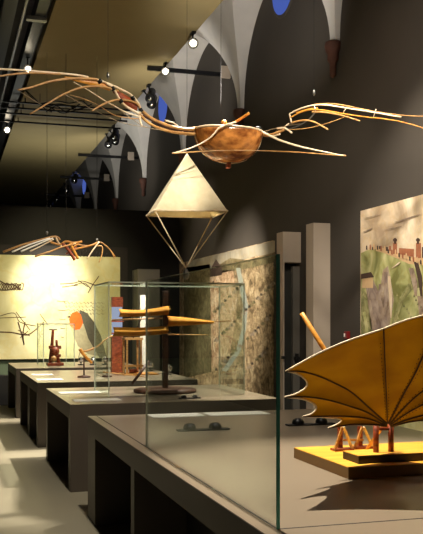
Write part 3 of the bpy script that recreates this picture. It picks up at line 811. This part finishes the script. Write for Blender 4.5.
R([(88, 77), (72, 74.5), (50, 72.5), (25, 70.5), (0, 69), (-25, 69)], .012, 'woodpale', 'rib', .010)
R([(60, 74), (40, 73), (20, 73.5), (0, 76), (-20, 79)], .013, 'wood', 'rib', .008)
R([(118, 91), (104, 87), (90, 86.5), (78, 88.5), (64, 94), (50, 102), (40, 108), (30, 114)], .014, 'wood', 'rib', .008)
R([(141, 111), (137, 104), (128, 100.5), (116, 100), (106, 103), (98, 107), (92, 111)], .016, 'wood', 'rib', .009)
R([(141, 109), (140, 114), (140, 120), (142, 126)], .014, 'woodpale', 'crosspiece', .010)
R([(165, 120.5), (174, 123.5), (180, 129), (186, 136)], .013, 'woodpale', 'crosspiece', .009)
R([(112, 104), (128, 116), (146, 127), (170, 131), (196, 133)], .004, 'cord', 'cord')
R([(60, 92), (90, 108), (120, 122), (150, 128)], .003, 'cord', 'cord')
R([(16, 89), (30, 98), (45, 107)], .003, 'cord', 'cord')
def fill(pxa, pxb, m='woodor'):
    A = smooth([at(x, y, LY(x) + .01) for x, y in pxa], 5); Bp = smooth([at(x, y, LY(x) + .01) for x, y in pxb], 5)
    MB().sheet([A, [a.lerp(b_, .5) for a, b_ in zip(A, Bp)], Bp], .006).build('vane', m, t)
fill([(64, 76.5), (80, 78), (98, 80), (112, 86)], [(66, 78.5), (82, 83), (98, 87), (110, 91)])
fill([(112, 88), (122, 93), (132, 99), (138, 106)], [(113, 92), (120, 99), (128, 106), (137, 111)], 'redwood')
for x, y in ((100, 81), (113, 88.5), (121, 101), (133, 98), (141, 110)):
    MB().tube([at(x - 1, y - 1.5, LY(x)), at(x + 1, y + 2, LY(x))], .021, sm=1).build('lashing', 'black', t)
# bows and boom under the hull
R([(236, 122), (220, 127.5), (212, 136), (202, 143), (188, 149), (172, 153.5)], .010, 'woodpale', 'bow', .006, dy=-.26)
R([(258, 130), (266, 134), (282, 141), (302, 147), (325, 152), (346, 156)], .013, 'woodpale', 'bow', .006, dy=-.05)
R([(172, 153.5), (200, 151.5), (230, 150.5), (260, 150.8), (300, 152.5), (346, 156)], .007, 'wood', 'boom', dy=-.28)
# right wing
R([(260, 133), (268, 135.5), (276, 133), (284, 130)], .026, 'wood', 'spar', .016)
R([(260, 130), (270, 136), (280, 134)], .012, 'woodpale', 'spar')
R([(277, 128.5), (284, 128), (288, 130), (292, 133)], .012, 'woodpale', 'crosspiece')
R([(289.5, 114), (290.5, 118), (291.5, 123)], .011, 'woodpale', 'crosspiece')
R([(289.5, 114), (296, 110.5), (304, 107.5), (314, 105.3), (327, 105), (340, 107), (356, 109.5), (375, 112.5), (392, 115.5), (401, 117)], .011, 'woodpale', 'rib', .009)
R([(314, 104.3), (330, 103.5), (345, 105.5), (362, 109), (385, 113), (405, 115.5), (426, 116.5), (450, 118)], .008, 'wood', 'rib', .004)
R([(290, 118), (300, 112.5), (312, 109.5), (328, 111), (345, 114), (366, 117), (385, 119), (402, 122), (423, 128), (445, 137)], .011, 'woodor', 'rib', .005)
R([(292, 122.5), (302, 120.5), (311, 121), (320, 125), (328, 129.5)], .014, 'wood', 'rib', .009)
R([(312, 112), (326, 112.5), (342, 115.5), (360, 121)], .014, 'wood', 'rib', .008)
R([(314, 105.5), (315, 112), (308, 120), (298, 126), (285, 130)], .009, 'steel', 'crosspiece', .007)
R([(284, 130), (305, 128.5), (325, 124), (342, 118), (350, 114)], .006, 'wood', 'rib', .004)
R([(284, 127), (289, 123.5)], .008, 'woodpale', 'crosspiece')
for a in ((343, 113, 347, 107), (373.5, 117, 376, 109)): R([(a[0], a[1]), (a[2], a[3])], .005, 'woodpale', 'peg')
fill([(296, 112), (306, 109), (318, 107)], [(296, 114), (306, 111.5), (318, 109)])
R([(262, 132), (285, 126), (300, 124)], .003, 'cord', 'cord')
# suspension wires with clips
for x, y, top in ((108, 80, 5.7), (221, 128, 5.7), (314, 104, 8.2)):
    p = at(x, y, LY(x)); MB().tube([p, (p.x, p.y, top)], .0022, n=5, sm=1).build('suspension_wire', 'wire', t)
for x, y in ((108, 75), (314, 92)):
    p = at(x, y, LY(x)); MB().lathe([(.004, -.04), (.014, -.02), (.014, .01), (.004, .03)], p, n=10).build('wire_clip', 'steel', t)

# ================================================================= PYRAMID PARACHUTE
YN = 8.35
A = at(155, 210.3, YN); Bn = at(227.5, 210.8, YN)
Cf = at(212, 217.6, YN + .72); Df = at(146.5, 215.8, YN + .72)
AP = at(187, 153, YN + .36); LO = at(186, 268, YN + .36)
t = thing('pyramid_parachute', (LO.x, LO.y, LO.z - .08), 'cream canvas pyramid parachute with pole frame hanging below the flying machine', 'parachute')
cnv = MB()
for a, b_ in ((A, Bn), (Bn, Cf), (Cf, Df), (Df, A)):
    g = [[AP.lerp(a.lerp(b_, j / 8), i / 10) + (((A + Cf) / 2 - AP.lerp(a.lerp(b_, j / 8), i / 10)).normalized() * .018 * math.sin(math.pi * j / 8) * (i / 10)) for j in range(9)] for i in range(11)]
    cnv.sheet(g, .003, False)
cnv.build('canopy', 'canvas', t)
for a, b_ in ((A, Bn), (Bn, Cf), (Cf, Df), (Df, A)):
    MB().tube([a, b_], .010, sm=1).build('base_pole', 'woodpale', t)
    mid = (a + b_) / 2
for a in (A, Bn, Cf, Df):
    MB().tube([a, LO], .0062, sm=1, n=6).build('guy_line', 'string', t)
MB().lathe([(.008, -.12), (.032, -.10), (.036, -.06), (.02, -.02), (.008, 0)], LO, n=12).build('harness_ring', 'steel', t)
MB().tube([AP, (AP.x, AP.y, 5.7)], .002, n=5, sm=1).build('suspension_wire', 'wire', t)

# ================================================================= SMALL ORNITHOPTER (rear)
YS = 13.4
t = thing('small_ornithopter', at(72, 262, YS), 'smaller hanging winged frame of orange and white ribs in front of the black partition', 'flying machine')
def S(px, r, m, name='rib', r1=None, dy=0):
    MB().tube([at(x, y, YS + dy) for x, y in px], r * .8, r1=r1 and r1 * .8, n=6, sm=4).build(name, m, t)
S([(3, 252), (22, 245), (38, 240.5), (55, 236.5), (60, 240)], .020, 'wood', 'spar')
S([(12, 252), (30, 244.5), (50, 238)], .017, 'paper', 'rib', .012, -.05)
S([(21, 251.5), (36, 245), (53, 238)], .017, 'paper', 'rib', .012, -.1)
S([(30, 251.5), (42, 245.5), (54, 239)], .015, 'woodpale', 'rib', .010, -.15)
S([(35, 256.5), (50, 251.5), (62, 247), (76, 243.5)], .018, 'wood', 'rib', .012, -.2)
S([(49, 239.5), (52, 242.5), (60, 244.5), (66, 241.5), (74, 243), (82, 241.5)], .022, 'woodor', 'spar')
S([(56, 236.5), (57.5, 241), (62, 247)], .018, 'woodpale', 'crosspiece')
S([(62, 243), (67, 248), (71, 254), (75, 260)], .03, 'redwood', 'body_frame')
S([(70, 243), (73, 249), (78, 259)], .026, 'woodor', 'body_frame')
S([(66, 254), (77, 247)], .016, 'redwood', 'crosspiece')
S([(70, 249), (78, 244)], .016, 'woodor', 'crosspiece')
S([(72, 250), (84, 247), (94, 244.5), (99, 242)], .018, 'woodor', 'spar')
S([(76, 244), (88, 246), (99, 242), (106, 246), (111, 251), (114.5, 259)], .016, 'wood', 'rib', .010)
S([(99, 242), (93, 250), (87, 259)], .016, 'woodpale', 'rib', .010, -.1)
S([(97, 246), (102, 246.5), (102, 254), (99, 262.5)], .015, 'wood', 'rib', .010, -.05)
S([(99, 242), (106, 245.5), (112, 252), (115.5, 257)], .012, 'woodor', 'rib', .008, .1)
for k in range(9): S([(80 + 3.4 * k, 249 + .5 * k), (77 + 3.4 * k, 257)], .006, 'wire', 'slat', None, .12)
for x, y in ((47, 237), (66, 242), (97, 242)):
    p = at(x, y, YS); MB().tube([p, (p.x, p.y, 5.7)], .003, n=5, sm=1).build('suspension_wire', 'wire', t)
for x, y in ((47, 233), (97, 240)):
    MB().lathe([(.005, -.03), (.02, -.01), (.02, .02), (.005, .03)], at(x, y, YS), n=8).build('wire_clip', 'steel', t)

# ================================================================= RAILS, SPOTLIGHTS AND THINGS UP HIGH
# cross rails under the soffit
for i, (y, lb) in enumerate(((16.3, 'thin dark rail crossing under the soffit, nearest of four'), (16.75, 'thin dark rail crossing under the soffit, second of four'), (17.2, 'thin dark rail crossing under the soffit, third of four'), (17.9, 'thin dark rail crossing under the soffit, farthest of four'))):
    o = MB().box((1.0, y, 5.60), (3.5, y + .035, 5.63)).build('cross_rail', 'rail'); tag(o, lb, 'rail', 'thin rails under the soffit')
    for x in (1.4, 3.36): MB().box((x, y + .005, 5.63), (x + .02, y + .03, 5.70)).build('hanger', 'rail', o)
# dark bent rods added among them to stand for the wing's shadow
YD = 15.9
t = thing('wing_shadow_rods', at(60, 108, YD), 'dark bent rods standing for the wing shadow on the olive soffit', 'shadow')
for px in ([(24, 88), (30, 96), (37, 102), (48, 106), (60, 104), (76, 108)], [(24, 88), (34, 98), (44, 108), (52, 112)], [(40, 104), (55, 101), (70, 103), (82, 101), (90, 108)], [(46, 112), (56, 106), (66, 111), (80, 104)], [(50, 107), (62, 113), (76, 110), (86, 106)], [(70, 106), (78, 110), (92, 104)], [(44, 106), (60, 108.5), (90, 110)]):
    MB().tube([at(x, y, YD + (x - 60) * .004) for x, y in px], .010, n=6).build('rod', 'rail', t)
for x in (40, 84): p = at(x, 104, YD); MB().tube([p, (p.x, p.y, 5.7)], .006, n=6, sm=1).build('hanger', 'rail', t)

# rails from the soffit to the wall, each with a junction box
for i, (Y, lb) in enumerate(((13.6, 'black rail from soffit to wall with grey box, nearest'), (21.2, 'black rail from soffit to wall with grey box, second'), (24.6, 'black rail from soffit to wall with grey box, third'), (28.2, 'black rail from soffit to wall with grey box, farthest'))):
    t = thing('wall_rail', (3.95, Y, 5.62), lb, 'rail', 'rails between the soffit and the right wall')
    MB().box((3.1, Y, 5.62), (XW - .001, Y + .05, 5.68)).build('rail_bar', 'black', t)
    MB().box((4.32, Y - .06, 5.58), (4.48, Y - .001, 5.78), .01).build('junction_box', 'column', t)

def spotlight(loc, target, label, lit, s=1.0, mount=(0, 0, .12)):
    p = Vector(loc); d = (Vector(target) - p).normalized()
    t = thing('track_spotlight', loc, label, 'spotlight', 'lit track spotlights' if lit else 'unlit track spotlights')
    MB().lathe([(.035 * s, -.12 * s), (.055 * s, -.11 * s), (.06 * s, .0), (.072 * s, .06 * s), (.072 * s, .10 * s), (.064 * s, .10 * s), (.060 * s, .085 * s)], p, d, 18).build('housing', 'black', t)
    o = MB().lathe([(.040 * s, .087 * s), (.038 * s, .094 * s), (.0, .096 * s)], p, d, 18).build('lens', 'lamp' if lit else 'chrome', t)
    m = p + Vector(mount)
    MB().tube([p, m], .012 * s, sm=1, n=8).build('stem', 'black', t)
    MB().box(m - Vector((.03, .07, .0)), m + Vector((.03, .07, .03))).build('track_adapter', 'black', t)
    return t
CAMP = (0.9, 2.0, .8)
spotlight((3.37, 11.9, 5.56), CAMP, 'lit spotlight highest on the right edge of the soffit', True, 1.05)
spotlight((3.35, 13.45, 5.58), CAMP, 'lit spotlight on the soffit edge where the near wall rail begins', True, 1.0)
spotlight((1.24, 13.9, 5.56), CAMP, 'lit spotlight on the left track above the left wing', True, 1.0, (0, 0, .15))
spotlight((1.23, 18.5, 5.57), CAMP, 'lit spotlight far down the left track', True, 1.1, (0, 0, .14))
k = 0
for (y, dx, lb) in ((14.75, 0, 'black spotlight of the pair left of the first vault point'), (15.15, .12, 'second black spotlight of the pair by the first vault point'),
                (18.1, 0, 'black spotlight in the hanging cluster above the third vault bay, nearest'), (18.5, .1, 'black spotlight in the hanging cluster above the third vault bay, middle'), (18.9, .02, 'black spotlight in the hanging cluster above the third vault bay, farthest'),
                (24.0, 0, 'black spotlight far along the soffit edge above a rail'), (26.0, .05, 'black spotlight far along the soffit edge, next beyond'), (28.0, 0, 'black spotlight far along the soffit edge near the partition top'), (29.6, 0, 'farthest black spotlight on the soffit edge')):
    spotlight((3.42 + dx, y, 5.52), (1.5, y - 4, 1), lb, False, 1.2, (-.04 - dx, 0, .15 if dx == 0 else .17))

# fire alarm call point
p = onX(346, 335, XW - .04)
t = thing('fire_call_point', (XW - .04, p.y, p.z - .06), 'small red fire call point with white face on the right wall', 'alarm')
MB().box((XW - .05, p.y - .04, p.z - .045), (XW - .001, p.y + .04, p.z + .045), .006).build('housing', 'red', t)
MB().box((XW - .056, p.y + .0, p.z - .02), (XW - .05, p.y + .03, p.z + .02)).build('face_plate', 'paper', t)

for o in bpy.data.objects:
    if '_o' in o: del o['_o']
